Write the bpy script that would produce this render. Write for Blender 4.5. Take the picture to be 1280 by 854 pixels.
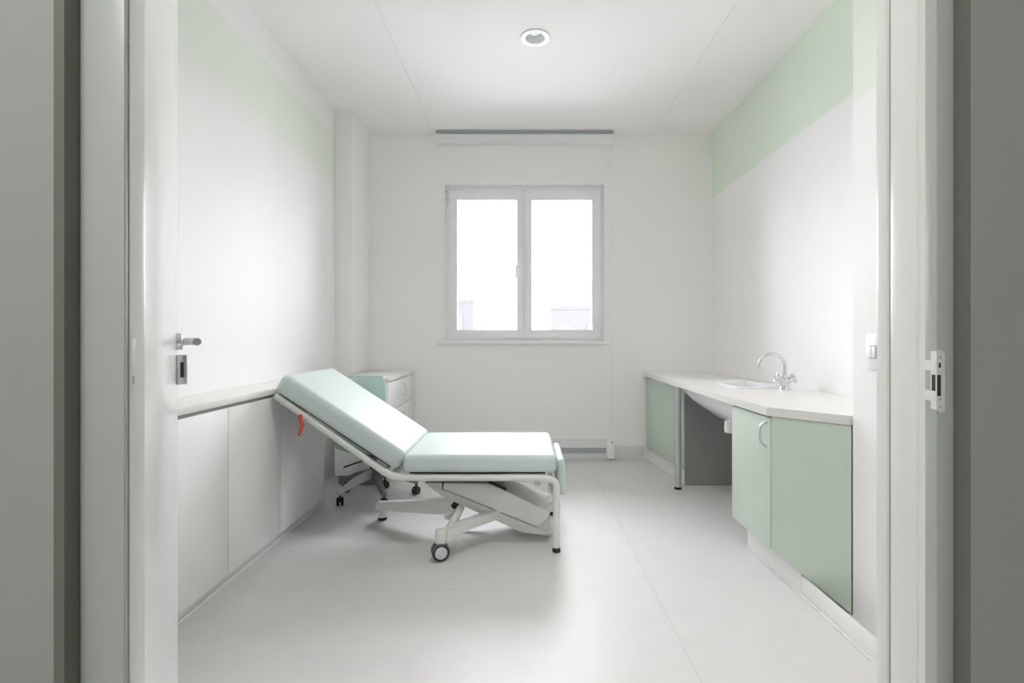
import bpy, bmesh, math, random
from mathutils import Vector, Matrix

S = bpy.context.scene
for o in list(bpy.data.objects):
    bpy.data.objects.remove(o)
COL = S.collection

# ------------------------------------------------------------------ camera
F = 647.0            # focal length in pixels of the 1280x854 frame
VX, VY = 655.0, 422.0
CAMZ = 1.15
DB = 4.9             # distance of the back wall
cd = bpy.data.cameras.new('camera')
cam = bpy.data.objects.new('camera', cd); COL.objects.link(cam)
cam.location = (0, 0, CAMZ); cam.rotation_euler = (math.radians(90), 0, 0)
cd.sensor_width = 36; cd.lens = F/1280*36
cd.shift_x = (640-VX)/1280; cd.shift_y = -(427-VY)/1280
cd.clip_start = 0.05
S.camera = cam

def P(px, py, y):
    """point at depth y that the photograph shows at px, py"""
    return Vector(((px-VX)/F*y, y, CAMZ-(py-VY)/F*y))

# ------------------------------------------------------------------ world, lights, exposure
S.view_settings.view_transform = 'Standard'
S.view_settings.look = 'None'
S.view_settings.gamma = 1
S.view_settings.use_curve_mapping = False
S.view_settings.exposure = 1.81
S.cycles.max_bounces = 16
S.cycles.diffuse_bounces = 12
w = bpy.data.worlds.new('overcast_sky'); S.world = w; w.use_nodes = True
bg = w.node_tree.nodes['Background']
# overcast sky: three times brighter at the zenith than at the horizon (CIE standard overcast)
SKY = 9.0
bg.inputs[0].default_value = (0.965, 0.96, 1.03, 1)
wn = w.node_tree.nodes; wl = w.node_tree.links
tc = wn.new('ShaderNodeTexCoord'); sx = wn.new('ShaderNodeSeparateXYZ'); wl.new(tc.outputs['Generated'], sx.inputs[0])
mr = wn.new('ShaderNodeMapRange'); mr.inputs[1].default_value = 0.0; mr.inputs[2].default_value = 1.0
mr.inputs[3].default_value = SKY/3; mr.inputs[4].default_value = SKY
wl.new(sx.outputs['Z'], mr.inputs[0]); wl.new(mr.outputs[0], bg.inputs[1])

def area_light(name, loc, rot, sx, sy, power, color=(1, 1, 1), portal=False):
    l = bpy.data.lights.new(name, 'AREA'); l.shape = 'RECTANGLE'; l.size = sx; l.size_y = sy
    l.energy = power; l.color = color
    if portal: l.cycles.is_portal = True
    o = bpy.data.objects.new(name, l); COL.objects.link(o)
    o.location = loc; o.rotation_euler = rot
    return o
area_light('window_sky_portal', (0, 5.28, 1.87), (math.radians(-90), 0, 0), 1.56, 1.5, 1, portal=True)

# ------------------------------------------------------------------ materials
MATS = {}
def mat(name, col, rough=0.5, metal=0.0, spec=0.5, noise=0.0, nscale=20, bump=0.0, bscale=200, coat=0.0, emit=None, estr=0):
    m = bpy.data.materials.new(name); m.use_nodes = True
    nt = m.node_tree; b = nt.nodes['Principled BSDF']
    b.inputs['Roughness'].default_value = rough
    b.inputs['Metallic'].default_value = metal
    b.inputs['Specular IOR Level'].default_value = spec
    b.inputs['Coat Weight'].default_value = coat
    b.inputs['Coat Roughness'].default_value = 0.15
    b.inputs['Base Color'].default_value = (*col, 1)
    if emit:
        b.inputs['Emission Color'].default_value = (*emit, 1); b.inputs['Emission Strength'].default_value = estr
    if noise or bump:
        tc = nt.nodes.new('ShaderNodeTexCoord')
    if noise:
        n = nt.nodes.new('ShaderNodeTexNoise'); n.inputs['Scale'].default_value = nscale; n.inputs['Detail'].default_value = 4
        nt.links.new(tc.outputs['Object'], n.inputs['Vector'])
        mx = nt.nodes.new('ShaderNodeMix'); mx.data_type = 'RGBA'
        mx.inputs[6].default_value = (*[c*(1-noise) for c in col], 1)
        mx.inputs[7].default_value = (*[min(1, c*(1+noise)) for c in col], 1)
        nt.links.new(n.outputs['Fac'], mx.inputs[0]); nt.links.new(mx.outputs[2], b.inputs['Base Color'])
    if bump:
        n2 = nt.nodes.new('ShaderNodeTexNoise'); n2.inputs['Scale'].default_value = bscale; n2.inputs['Detail'].default_value = 3
        nt.links.new(tc.outputs['Object'], n2.inputs['Vector'])
        bp = nt.nodes.new('ShaderNodeBump'); bp.inputs['Strength'].default_value = bump; bp.inputs['Distance'].default_value = 0.002
        nt.links.new(n2.outputs['Fac'], bp.inputs['Height']); nt.links.new(bp.outputs['Normal'], b.inputs['Normal'])
    MATS[name] = m
    return m

def band_mat(name, col, green, z0, z1, soft0, soft1, rough=0.55):
    """wall paint with a painted green band between heights z0 and z1"""
    m = mat(name, col, rough, bump=0.06, bscale=160)
    nt = m.node_tree; b = nt.nodes['Principled BSDF']
    g = nt.nodes.new('ShaderNodeNewGeometry'); sp = nt.nodes.new('ShaderNodeSeparateXYZ')
    nt.links.new(g.outputs['Position'], sp.inputs[0])
    def ramp(a, bb):
        r = nt.nodes.new('ShaderNodeMapRange'); r.inputs[1].default_value = a; r.inputs[2].default_value = bb
        r.interpolation_type = 'SMOOTHSTEP'
        nt.links.new(sp.outputs['Z'], r.inputs[0]); return r
    lo = ramp(z0-soft0, z0+soft0); hi = ramp(z1+soft1, z1-soft1)
    mu = nt.nodes.new('ShaderNodeMath'); mu.operation = 'MULTIPLY'
    nt.links.new(lo.outputs[0], mu.inputs[0]); nt.links.new(hi.outputs[0], mu.inputs[1])
    mx = nt.nodes.new('ShaderNodeMix'); mx.data_type = 'RGBA'
    mx.inputs[6].default_value = (*col, 1); mx.inputs[7].default_value = (*green, 1)
    nt.links.new(mu.outputs[0], mx.inputs[0]); nt.links.new(mx.outputs[2], b.inputs['Base Color'])
    return m

WHITE = (0.932, 0.918, 0.915)
mat('wall_paint', WHITE, 0.6, bump=0.06, bscale=160)
mat('back_wall_paint', (0.93, 0.92, 0.90), 0.6, bump=0.06, bscale=160)
mat('ceiling_paint', (0.922, 0.905, 0.90), 0.7, bump=0.04, bscale=120)
band_mat('right_wall_paint', WHITE, (0.79, 0.88, 0.75), 2.47, 4.0, 0.012, 0.05)
band_mat('pier_paint', WHITE, (0.85, 0.90, 0.82), 2.12, 4.0, 0.02, 0.05)
band_mat('left_wall_paint', (0.925, 0.92, 0.91), (0.86, 0.90, 0.82), 2.45, 2.87, 0.12, 0.01)
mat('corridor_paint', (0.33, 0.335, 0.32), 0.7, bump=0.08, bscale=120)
mat('frame_paint', (0.42, 0.445, 0.42), 0.35, bump=0.03, bscale=90)
mat('jamb_paint', (0.80, 0.80, 0.77), 0.25)
mat('reveal_paint', (0.15, 0.16, 0.13), 0.5)
mat('leaf_paint', (0.82, 0.82, 0.815), 0.22, bump=0.02, bscale=60)
mat('vinyl', (0.685, 0.675, 0.665), 0.41, spec=0.4, noise=0.04, nscale=9, bump=0.05, bscale=35)
mat('vinyl_joint', (0.64, 0.63, 0.61), 0.5)
mat('skirting', (0.72, 0.74, 0.73), 0.35)
mat('white_laminate', (0.93, 0.92, 0.915), 0.32, bump=0.02, bscale=80)
mat('worktop_laminate', (0.84, 0.83, 0.80), 0.3, noise=0.02, nscale=60)
mat('edge_band', (0.74, 0.735, 0.70), 0.4)
mat('shadow_gap_grey', (0.30, 0.31, 0.31), 0.5)
mat('sage_laminate', (0.575, 0.665, 0.575), 0.32, bump=0.02, bscale=80)
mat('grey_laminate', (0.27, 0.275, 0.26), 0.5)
mat('plinth_white', (0.78, 0.78, 0.76), 0.35)
mat('upvc', (0.92, 0.935, 0.94), 0.25)
mat('upvc_grey', (0.42, 0.45, 0.47), 0.4)
mat('vinyl_pad', (0.62, 0.71, 0.68), 0.50, spec=0.25, noise=0.015, nscale=12, bump=0.08, bscale=300)
mat('couch_paint', (0.78, 0.78, 0.75), 0.3)
mat('couch_paint_grey', (0.66, 0.67, 0.64), 0.4)
mat('rubber', (0.015, 0.015, 0.017), 0.5)
mat('tyre', (0.10, 0.11, 0.115), 0.45)
mat('hub_grey', (0.68, 0.69, 0.70), 0.35)
mat('red_plastic', (0.62, 0.09, 0.055), 0.35)
mat('chair_shell', (0.48, 0.61, 0.59), 0.4)
mat('chair_arm_grey', (0.55, 0.56, 0.58), 0.3, metal=0.3)
mat('chair_leg_dark', (0.16, 0.17, 0.19), 0.4)
mat('chrome', (0.72, 0.74, 0.76), 0.12, metal=1.0)
mat('satin_steel', (0.72, 0.735, 0.75), 0.28, metal=0.9)
mat('plate_steel', (0.78, 0.80, 0.80), 0.35, metal=0.25)
mat('alu', (0.60, 0.62, 0.64), 0.35, metal=0.7)
mat('ceramic', (0.88, 0.89, 0.90), 0.12, coat=0.4)
mat('plastic_white', (0.91, 0.915, 0.915), 0.3)
mat('dark_slot', (0.035, 0.025, 0.02), 0.6)
mat('grille_grey', (0.42, 0.43, 0.46), 0.5)
mat('blind_fabric', (0.84, 0.86, 0.86), 0.6)
mat('lamp_diffuser', (0.90, 0.92, 0.93), 0.3)
mat('lamp_cone', (0.86, 0.875, 0.88), 0.3)
mat('facade', (0.054, 0.054, 0.056), 0.8, noise=0.03, nscale=2)
mat('facade_window', (0.048, 0.048, 0.050), 0.4)
mat('outdoor_ground', (0.30, 0.31, 0.30), 0.9, noise=0.1, nscale=0.4)
# thin window glass
m = bpy.data.materials.new('glass'); m.use_nodes = True; nt = m.node_tree; nt.nodes.clear()
out = nt.nodes.new('ShaderNodeOutputMaterial'); tr = nt.nodes.new('ShaderNodeBsdfTransparent'); gl = nt.nodes.new('ShaderNodeBsdfGlossy')
gl.inputs['Roughness'].default_value = 0.02
tr.inputs[0].default_value = (0.97, 0.97, 0.97, 1)
fr = nt.nodes.new('ShaderNodeFresnel'); fr.inputs[0].default_value = 1.3
mxs = nt.nodes.new('ShaderNodeMixShader')
nt.links.new(fr.outputs[0], mxs.inputs[0]); nt.links.new(tr.outputs[0], mxs.inputs[1]); nt.links.new(gl.outputs[0], mxs.inputs[2])
nt.links.new(mxs.outputs[0], out.inputs[0]); MATS['glass'] = m

# ------------------------------------------------------------------ mesh helpers
def bm_box(bm, lo, hi, bev=0.0, seg=2, M=None):
    lo = Vector(lo); hi = Vector(hi)
    t = bmesh.new()
    bmesh.ops.create_cube(t, size=1)
    c = (lo+hi)/2; d = hi-lo
    for v in t.verts:
        v.co = Vector((v.co.x*d.x, v.co.y*d.y, v.co.z*d.z)) + c
    if bev:
        bmesh.ops.bevel(t, geom=list(t.edges), offset=bev, segments=seg, profile=0.5, affect='EDGES')
    merge(bm, t, M)

def merge(bm, t, M=None):
    if M is not None:
        bmesh.ops.transform(t, matrix=M, verts=t.verts)
    me = bpy.data.meshes.new('tmp'); t.to_mesh(me); t.free()
    bm.from_mesh(me); bpy.data.meshes.remove(me)

def bm_prism(bm, pts, z0, z1, axis='z', bev=0.0, seg=2, holes=(), M=None):
    """polygon extruded along an axis. axis z: pts are x,y; axis y: pts are x,z; axis x: pts are y,z"""
    t = bmesh.new()
    def co(p, h):
        return {'z': (p[0], p[1], h), 'y': (p[0], h, p[1]), 'x': (h, p[0], p[1])}[axis]
    if holes:
        es = []
        for loop in [pts]+list(holes):
            vs = [t.verts.new(co(p, z0)) for p in loop]
            es += [t.edges.new((vs[i], vs[(i+1) % len(vs)])) for i in range(len(vs))]
        bmesh.ops.triangle_fill(t, use_beauty=True, use_dissolve=False, edges=es)
        fs = list(t.faces)
    else:
        vs = [t.verts.new(co(p, z0)) for p in pts]
        fs = [t.faces.new(vs)]
    r = bmesh.ops.extrude_face_region(t, geom=fs)
    d = Vector(co((0, 0), z1))-Vector(co((0, 0), z0))
    bmesh.ops.translate(t, vec=d, verts=[g for g in r['geom'] if isinstance(g, bmesh.types.BMVert)])
    bmesh.ops.recalc_face_normals(t, faces=list(t.faces))
    if bev:
        es = [e for e in t.edges if len(e.link_faces) == 2 and e.calc_face_angle(0) > 0.3]
        bmesh.ops.bevel(t, geom=es, offset=bev, segments=seg, profile=0.5, affect='EDGES', clamp_overlap=True)
    merge(bm, t, M)

def bm_tube(bm, path, r, n=12, closed=False, caps=True):
    """tube along points; r a number or list; corners as given"""
    path = [Vector(p) for p in path]; N = len(path)
    rs = r if isinstance(r, (list, tuple)) else [r]*N
    rings = []; up = None
    for i, p in enumerate(path):
        if closed: d = path[(i+1) % N]-path[i-1]
        elif i == 0: d = path[1]-p
        elif i == N-1: d = p-path[i-1]
        else: d = (path[i+1]-p).normalized()+(p-path[i-1]).normalized()
        d.normalize()
        if up is None:
            up = Vector((0, 0, 1)) if abs(d.z) < 0.9 else Vector((0, 1, 0))
        a = up-d*up.dot(d); a.normalize(); b = d.cross(a); up = a
        rings.append([bm.verts.new(p+(a*math.cos(k*2*math.pi/n)+b*math.sin(k*2*math.pi/n))*rs[i]) for k in range(n)])
    for i in range(N if closed else N-1):
        A = rings[i]; B = rings[(i+1) % N]
        for k in range(n):
            f = bm.faces.new((A[k], A[(k+1) % n], B[(k+1) % n], B[k])); f.smooth = True
    if caps and not closed:
        bm.faces.new(rings[0][::-1]); bm.faces.new(rings[-1])

def fillet(path, rad, seg=5):
    """round the inner corners of a polyline"""
    path = [Vector(p) for p in path]; out = [path[0]]
    for i in range(1, len(path)-1):
        p = path[i]; a = path[i-1]-p; b = path[i+1]-p
        r = min(rad, a.length*0.49, b.length*0.49)
        A = p+a.normalized()*r; B = p+b.normalized()*r
        for k in range(seg+1):
            t = k/seg
            out.append(A*(1-t)**2+p*2*t*(1-t)+B*t*t)
    out.append(path[-1]); return out

def bm_lathe(bm, prof, c, n=24, axis='z', caps=True):
    """profile of (radius, height) turned about an axis through c"""
    c = Vector(c); rings = []
    for r, h in prof:
        ring = []
        for k in range(n):
            a = 2*math.pi*k/n; x, y = r*math.cos(a), r*math.sin(a)
            ring.append(bm.verts.new(c+Vector({'z': (x, y, h), 'y': (x, h, -y), 'x': (h, x, y)}[axis])))
        rings.append(ring)
    for A, B in zip(rings, rings[1:]):
        for k in range(n):
            f = bm.faces.new((A[k], A[(k+1) % n], B[(k+1) % n], B[k])); f.smooth = True
    if not caps: return
    if prof[0][0] > 1e-5: bm.faces.new(rings[0][::-1])
    if prof[-1][0] > 1e-5: bm.faces.new(rings[-1])

def obj(name, bm, m, parent=None, smooth_angle=None):
    me = bpy.data.meshes.new(name)
    bmesh.ops.remove_doubles(bm, verts=bm.verts, dist=1e-6)
    bmesh.ops.recalc_face_normals(bm, faces=list(bm.faces))
    if smooth_angle is not None:
        for f in bm.faces: f.smooth = True
        for e in bm.edges:
            if len(e.link_faces) == 2 and e.calc_face_angle(0) > math.radians(smooth_angle): e.smooth = False
    bm.to_mesh(me); bm.free()
    me.materials.append(MATS[m])
    o = bpy.data.objects.new(name, me); COL.objects.link(o)
    if parent:
        o.parent = parent
        o.matrix_parent_inverse = Matrix.Translation(-parent.location) if parent.type == 'EMPTY' else Matrix()
    return o

def tag(o, label, cat, group=None):
    o['label'] = label; o['category'] = cat
    if group: o['group'] = group
    return o

def thing(name, label, cat, loc, group=None):
    o = bpy.data.objects.new(name, None); COL.objects.link(o)
    o.location = loc; o.empty_display_size = 0.1
    return tag(o, label, cat, group)

def struct(o):
    o['kind'] = 'structure'; return o

def group_struct(name, loc):
    o = bpy.data.objects.new(name, None); COL.objects.link(o); o.location = loc; o['kind'] = 'structure'
    return o

def box(name, lo, hi, m, parent=None, bev=0.0, seg=2):
    bm = bmesh.new(); bm_box(bm, lo, hi, bev, seg)
    return obj(name, bm, m, parent, 40 if bev else None)

def prism(name, pts, z0, z1, m, parent=None, axis='z', bev=0.0, seg=2, holes=()):
    bm = bmesh.new(); bm_prism(bm, pts, z0, z1, axis, bev, seg, holes)
    return obj(name, bm, m, parent, 40 if bev else None)

def tube(name, path, r, m, parent=None, n=12, closed=False):
    bm = bmesh.new(); bm_tube(bm, path, r, n, closed)
    return obj(name, bm, m, parent, 50)

def lathe(name, prof, c, m, parent=None, n=24, axis='z'):
    bm = bmesh.new(); bm_lathe(bm, prof, c, n, axis)
    return obj(name, bm, m, parent, 35)

# ------------------------------------------------------------------ room shell
XL, XR, ZC = -1.61, 1.78, 3.08
FILL_LAMP = 4.5                   # watts of the unseen fill downlight added by the door; the one above the couch is off
XP, YP = 1.36, 2.14          # the pier by the door
YR = 0.70                    # room face of the door wall
YW = 0.58                    # corridor face of the door wall
WT = 0.36                    # outer wall thickness

# floor of vinyl sheets with fine welded joints
fl = struct(box('floor', (-2.2, -1.75, -0.06), (2.2, DB, -0.002), 'vinyl_joint'))
for (a, b, c, d) in ((XL, YW, -0.03, 2.36), (XL, 2.36, -0.03, DB), (-0.03, YW, 0.59, DB), (0.59, YW, XR, DB)):
    box('floor_sheet', (a+0.0008, c*0+b+0.0008, -0.002), (c-0.0008, d-0.0008, 0.0), 'vinyl', fl)
box('corridor_sheet', (-2.1, -1.65, -0.002), (2.1, YW-0.001, 0.0), 'vinyl', fl)

# ceiling of three boarded strips
lamp_holes = [[(0.072+0.07*math.cos(t*math.pi/16), cy+0.07*math.sin(t*math.pi/16)) for t in range(32)] for cy in (3.33, 1.75)]
ce = struct(prism('ceiling', [(XL-0.15, YW+0.01), (XR+0.15, YW+0.01), (XR+0.15, DB+WT), (XL-0.15, DB+WT)], ZC+0.012, ZC+0.10, 'shadow_gap_grey', holes=lamp_holes))
for a, b in ((XL-0.1, -0.855), (-0.855, 1.222), (1.222, XR+0.1)):
    if a < 0.07 < b:
        prism('ceiling_panel', [(a+0.0012, YR-0.05), (b-0.0012, YR-0.05), (b-0.0012, DB), (a+0.0012, DB)], ZC, ZC+0.012, 'ceiling_paint', ce, holes=lamp_holes)
    else:
        box('ceiling_panel', (a+0.0012, YR-0.05, ZC), (b-0.0012, DB, ZC+0.012), 'ceiling_paint', ce)

# back wall with the window opening
wx0, wx1 = P(552, 0, DB).x, P(758.5, 0, DB).x
wz0, wz1 = P(0, 427, DB).z, P(0, 228, DB).z
prism('wall_back', [(XL-0.15, 0), (XR+0.15, 0), (XR+0.15, ZC+0.1), (XL-0.15, ZC+0.1)], DB, DB+WT, 'back_wall_paint', axis='y',
      holes=[[(wx0, wz0), (wx1, wz0), (wx1, wz1), (wx0, wz1)]])['kind'] = 'structure'
struct(box('wall_left', (XL-0.15, YR, 0), (XL, DB, ZC), 'left_wall_paint'))
struct(box('wall_right', (XR, YP, 0), (XR+0.15, DB, ZC), 'right_wall_paint'))
struct(box('wall_pier', (XP, YR, 0), (XR+0.15, YP, ZC), 'pier_paint'))
# column in the back left corner
struct(box('wall_column', (XL, P(0, 0, 4.4).y, 0), (-1.465, DB, ZC), 'wall_paint', bev=0.004))
# door wall: opening from x=-0.5147 to 0.4998
OX0, OX1, OZ = -0.5147, 0.4998, 2.16
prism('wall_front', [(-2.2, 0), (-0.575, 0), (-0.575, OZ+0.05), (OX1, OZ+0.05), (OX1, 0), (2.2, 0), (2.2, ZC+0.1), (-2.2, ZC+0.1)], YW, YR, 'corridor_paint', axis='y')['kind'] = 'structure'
# corridor behind the camera
struct(box('wall_corridor', (-2.2, -1.75, 0), (2.2, -1.65, 2.6), 'corridor_paint'))
struct(box('wall_corridor_end', (-2.2, -1.65, 0), (-2.1, YW, 2.6), 'corridor_paint'))
struct(box('wall_corridor_far_end', (2.1, -1.65, 0), (2.2, YW, 2.6), 'corridor_paint'))
struct(box('ceiling_corridor', (-2.2, -1.75, 2.6), (2.2, YW, 2.7), 'ceiling_paint'))

# baseboards
def baseboard(name, lo, hi, m='skirting'):
    return struct(box(name, lo, hi, m, bev=0.003))
HX0, HX1 = P(544, 0, 4.86).x, P(768, 0, 4.86).x
baseboard('baseboard_back', (HX1+0.01, DB-0.016, 0), (1.138, DB, 0.125))
baseboard('baseboard_back_left', (-1.04, DB-0.016, 0), (HX0-0.01, DB, 0.125))
baseboard('baseboard_pier', (1.236, YR, 0), (1.250, 2.309, 0.086), 'plinth_white')
struct(box('trim_floor_bead', (1.229, YR, 0), (1.236, 2.86, 0.012), 'plinth_white', bev=0.002))

# ------------------------------------------------------------------ door frame (recessed casing, jamb, strike plate)
frm = group_struct('trim_1', (0, 0.64, 0))
box('casing', (OX0, 0.60, 0), (-0.4637, 0.606, OZ), 'frame_paint', frm, bev=0.001)
box('jamb_groove', (OX0, 0.606, 0), (-0.4675, 0.609, OZ), 'reveal_paint', frm)
box('jamb_board', (OX0, 0.609, 0), (-0.4640, 0.634, OZ), 'jamb_paint', frm, bev=0.001)
box('hinge_backing', (-0.575, YW, 0), (OX0-0.012, 0.635, OZ), 'corridor_paint', frm)
box('outer_reveal', (OX0-0.012, YW-0.0005, 0), (OX0, 0.60, OZ), 'reveal_paint', frm)
box('casing', (0.4785, 0.60, 0), (0.4985, 0.618, OZ), 'frame_paint', frm, bev=0.0015)
box('outer_reveal', (0.4985, YW-0.0005, 0), (0.4998, 0.62, OZ), 'reveal_paint', frm)
box('rebate_strip', (0.4785, 0.6175, 0), (0.4998, 0.628, OZ), 'jamb_paint', frm)
box('jamb_board', (0.4762, 0.6285, 0), (0.4998, 0.6735, OZ), 'jamb_paint', frm, bev=0.0015)
box('jamb_groove', (0.4800, 0.6735, 0), (0.4998, 0.6795, OZ), 'reveal_paint', frm)
box('room_casing', (0.4762, 0.6795, 0), (0.4998, 0.700, OZ), 'jamb_paint', frm, bev=0.0015)
box('head_casing', (OX0, 0.60, OZ), (OX1, 0.70, OZ+0.05), 'frame_paint', frm)
# strike plate: lip on the casing face plus the return in the rebate
zt, zb = P(0, 438, 0.6).z, P(0, 517, 0.6).z
def strike():
    t = group = None
    x0, x1 = 0.4772, 0.4868
    holes = []
    def R(a, b, c, d): return [(a, c), (b, c), (b, d), (a, d)]
    # plate on the casing face
    bm = bmesh.new()
    bm_prism(bm, [(x0, zb+0.004), (x1-0.005, zb), (x1-0.001, zb+0.002), (x1, zb+0.006), (x1, zt-0.006), (x1-0.001, zt-0.002), (x1-0.004, zt), (x0, zt-0.001)], 0.5985, 0.5999, axis='y',
             holes=[R(x0+0.0022, x0+0.0052, zt-0.020, zt-0.0145), R(x0+0.0006, x0+0.0052, zt-0.053, zt-0.0285), R(x0+0.0028, x0+0.0035, zt-0.062, zt-0.0545)])
    # return into the rebate
    bm_box(bm, (0.4772, 0.5999, zb+0.004), (0.4784, 0.6075, zt-0.001))
    bm_box(bm, (0.4768, 0.5999, zt-0.024), (0.4784, 0.6165, zt-0.012))
    bm_box(bm, (0.4768, 0.5999, zb+0.014), (0.4784, 0.6165, zb+0.026))
    p = obj('strike_plate', bm, 'plate_steel', frm)
    p['label'] = 'steel strike plate with latch slot'
    box('latch_hole', (x0+0.0006, 0.5990, zt-0.053), (x0+0.0052, 0.5998, zt-0.0285), 'dark_slot', p)
    box('latch_hole', (x0-0.0003, 0.6003, zt-0.053), (x0+0.0006, 0.6055, zt-0.0285), 'dark_slot', p)
    box('latch_hole', (x0+0.0022, 0.5990, zt-0.020), (x0+0.0052, 0.5998, zt-0.0145), 'dark_slot', p)
    for z in (zt-0.008, zb+0.008, zb+0.017):
        lathe('screw', [(0.0011, -0.0012), (0.0009, -0.0016), (0.0001, -0.0017)], (x0+0.0045, 0.5999, z), 'shadow_gap_grey', p, 10, 'y')
strike()

# ------------------------------------------------------------------ door leaf, swung into the room
hs = Vector((-0.495, 0.671)); fe = Vector((-0.9466, 1.415))
du = (fe-hs); DL = du.length; du.normalize(); nr = Vector((du.y, -du.x))    # nr: towards the room centre
door = group_struct('door_1', (hs.x, hs.y, 0))
ang = math.atan2(du.y, du.x)
MD = Matrix.Translation((hs.x, hs.y, 0)) @ Matrix.Rotation(ang, 4, 'Z')     # local x along leaf, local -y = towards room
def dbox(name, lo, hi, m, parent, bev=0.0):
    bm = bmesh.new(); bm_box(bm, lo, hi, bev, 2, MD); return obj(name, bm, m, parent, 40 if bev else None)
dbox('leaf', (0, 0, 0.006), (DL, 0.04, 2.13), 'leaf_paint', door, 0.003)
zh = P(0, 427, 1.37).z
def dl(prof, x, z, name, m, parent, y0=0.0):
    bm = bmesh.new(); bm_lathe(bm, prof, (0, 0, 0), 24, 'y')
    bmesh.ops.transform(bm, matrix=MD @ Matrix.Translation((x, y0, z)), verts=bm.verts)
    return obj(name, bm, m, parent, 35)
hd = dl([(0.022, -0.0004), (0.022, -0.012), (0.019, -0.014), (0.0001, -0.014)], DL-0.055, zh, 'rose', 'satin_steel', door)
bm = bmesh.new()
lp = fillet([(DL-0.055, -0.014, zh), (DL-0.055, -0.046, zh), (DL-0.175, -0.048, zh)], 0.016)
bm_tube(bm, lp, 0.0095, 12); bmesh.ops.transform(bm, matrix=MD, verts=bm.verts)
lv = obj('lever', bm, 'satin_steel', door, 50)
lock_z = P(0, 462, 1.37).z
ep = dbox('lock_plate', (DL-0.075, -0.024, lock_z-0.039), (DL-0.035, -0.0002, lock_z+0.039), 'satin_steel', door, 0.002)
dbox('key_slot', (DL-0.0757, -0.0165, lock_z-0.020), (DL-0.0748, -0.0085, lock_z+0.020), 'dark_slot', ep)
# latch front plate let into the hinge-side edge of the frame
pl = box('edge_plate', (-0.4641, 0.611, P(0, 490, 0.61).z), (-0.4636, 0.618, P(0, 424, 0.61).z), 'jamb_paint', frm, bev=0.0003)
box('edge_slot', (-0.4638, 0.613, P(0, 480, 0.61).z), (-0.4632, 0.616, P(0, 471, 0.61).z), 'grille_grey', pl)

# ------------------------------------------------------------------ window
win = group_struct('window_1', (0, DB+0.1, wz0))
YF = DB+0.10      # room face of the frame
fx0, fx1 = wx0, wx1
def ring(name, x0, x1, z0, z1, wl, wr, wt, wb, y0, y1, m, parent, bev=0.003):
    bm = bmesh.new()
    bm_prism(bm, [(x0, z0), (x1, z0), (x1, z1), (x0, z1)], y0, y1, axis='y', holes=[[(x0+wl, z0+wb), (x1-wr, z0+wb), (x1-wr, z1-wt), (x0+wl, z1-wt)]])
    return obj(name, bm, m, parent)
ring('window_frame', fx0, fx1, wz0, wz1, 0.075, 0.065, 0.075, 0.055, YF+0.015, YF+0.09, 'upvc', win)
ax = P(655, 0, YF).x
box('mullion', (ax-0.03, YF+0.0505, wz0+0.040), (ax+0.03, YF+0.085, wz1-0.050), 'upvc', win)
for side in (0, 1):
    if side == 0: x0, x1 = P(561.5, 0, YF).x, ax-0.002
    else: x0, x1 = ax+0.002, P(750.5, 0, YF).x
    g0, g1 = (P(571.5, 0, YF).x, P(646.5, 0, YF).x) if side == 0 else (P(664.5, 0, YF).x, P(740, 0, YF).x)
    z0, z1 = P(0, 422.5, YF).z, P(0, 237, YF).z
    gz0, gz1 = P(0, 413, YF).z, P(0, 250, YF).z
    sash = ring('sash', x0, x1, z0, z1, g0-x0, x1-g1, z1-gz1, gz0-z0, YF-0.012, YF+0.05, 'upvc', win)
    ring('glazing_bead', g0-0.012, g1+0.012, gz0-0.012, gz1+0.012, 0.016, 0.016, 0.016, 0.016, YF-0.016, YF-0.010, 'upvc', sash)
    box('pane', (g0-0.008, YF+0.018, gz0-0.008), (g1+0.008, YF+0.024, gz1+0.008), 'glass', sash)
    hx = P(648 if side == 0 else 660.5, 0, YF).x
    hz = P(0, 333, YF).z
    h = box('handle', (hx-0.014, YF-0.020, hz-0.035), (hx+0.014, YF-0.012, hz+0.035), 'plastic_white', sash, bev=0.003)
    dxh = -0.02 if side == 0 else 0.0
    tube('grip', fillet([(hx, YF-0.020, hz), (hx+dxh, YF-0.052, hz), (hx+dxh, YF-0.055, hz-0.125)], 0.015), 0.0085, 'plastic_white', h)
    cx = x0-0.012 if side == 0 else x1+0.012
    for cz, hh in ((z1-0.05, 0.045), (z0+0.055, 0.03)):
        lathe('hinge', [(0.009, -hh), (0.009, hh), (0.0001, hh)], (cx, YF-0.002, cz), 'plastic_white', sash, 12)
box('frame_gasket', (fx0+0.03, YF+0.002, wz1-0.068), (fx1-0.03, YF+0.0145, wz1-0.048), 'upvc_grey', win)
# sill board inside
ring('casing', wx0-0.008, wx1+0.008, wz0, wz1+0.008, 0.034, 0.034, 0.034, 0.006, DB-0.006, DB-0.0005, 'plastic_white', win)
sl = box('window_sill', (P(547, 0, DB).x, DB-0.03, wz0-0.024), (P(760, 0, DB).x, DB+0.0, wz0+0.0), 'plastic_white', win, bev=0.004)
box('sill_reveal', (wx0, DB, wz0), (wx1, YF+0.015, wz0+0.004), 'plastic_white', win)

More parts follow.
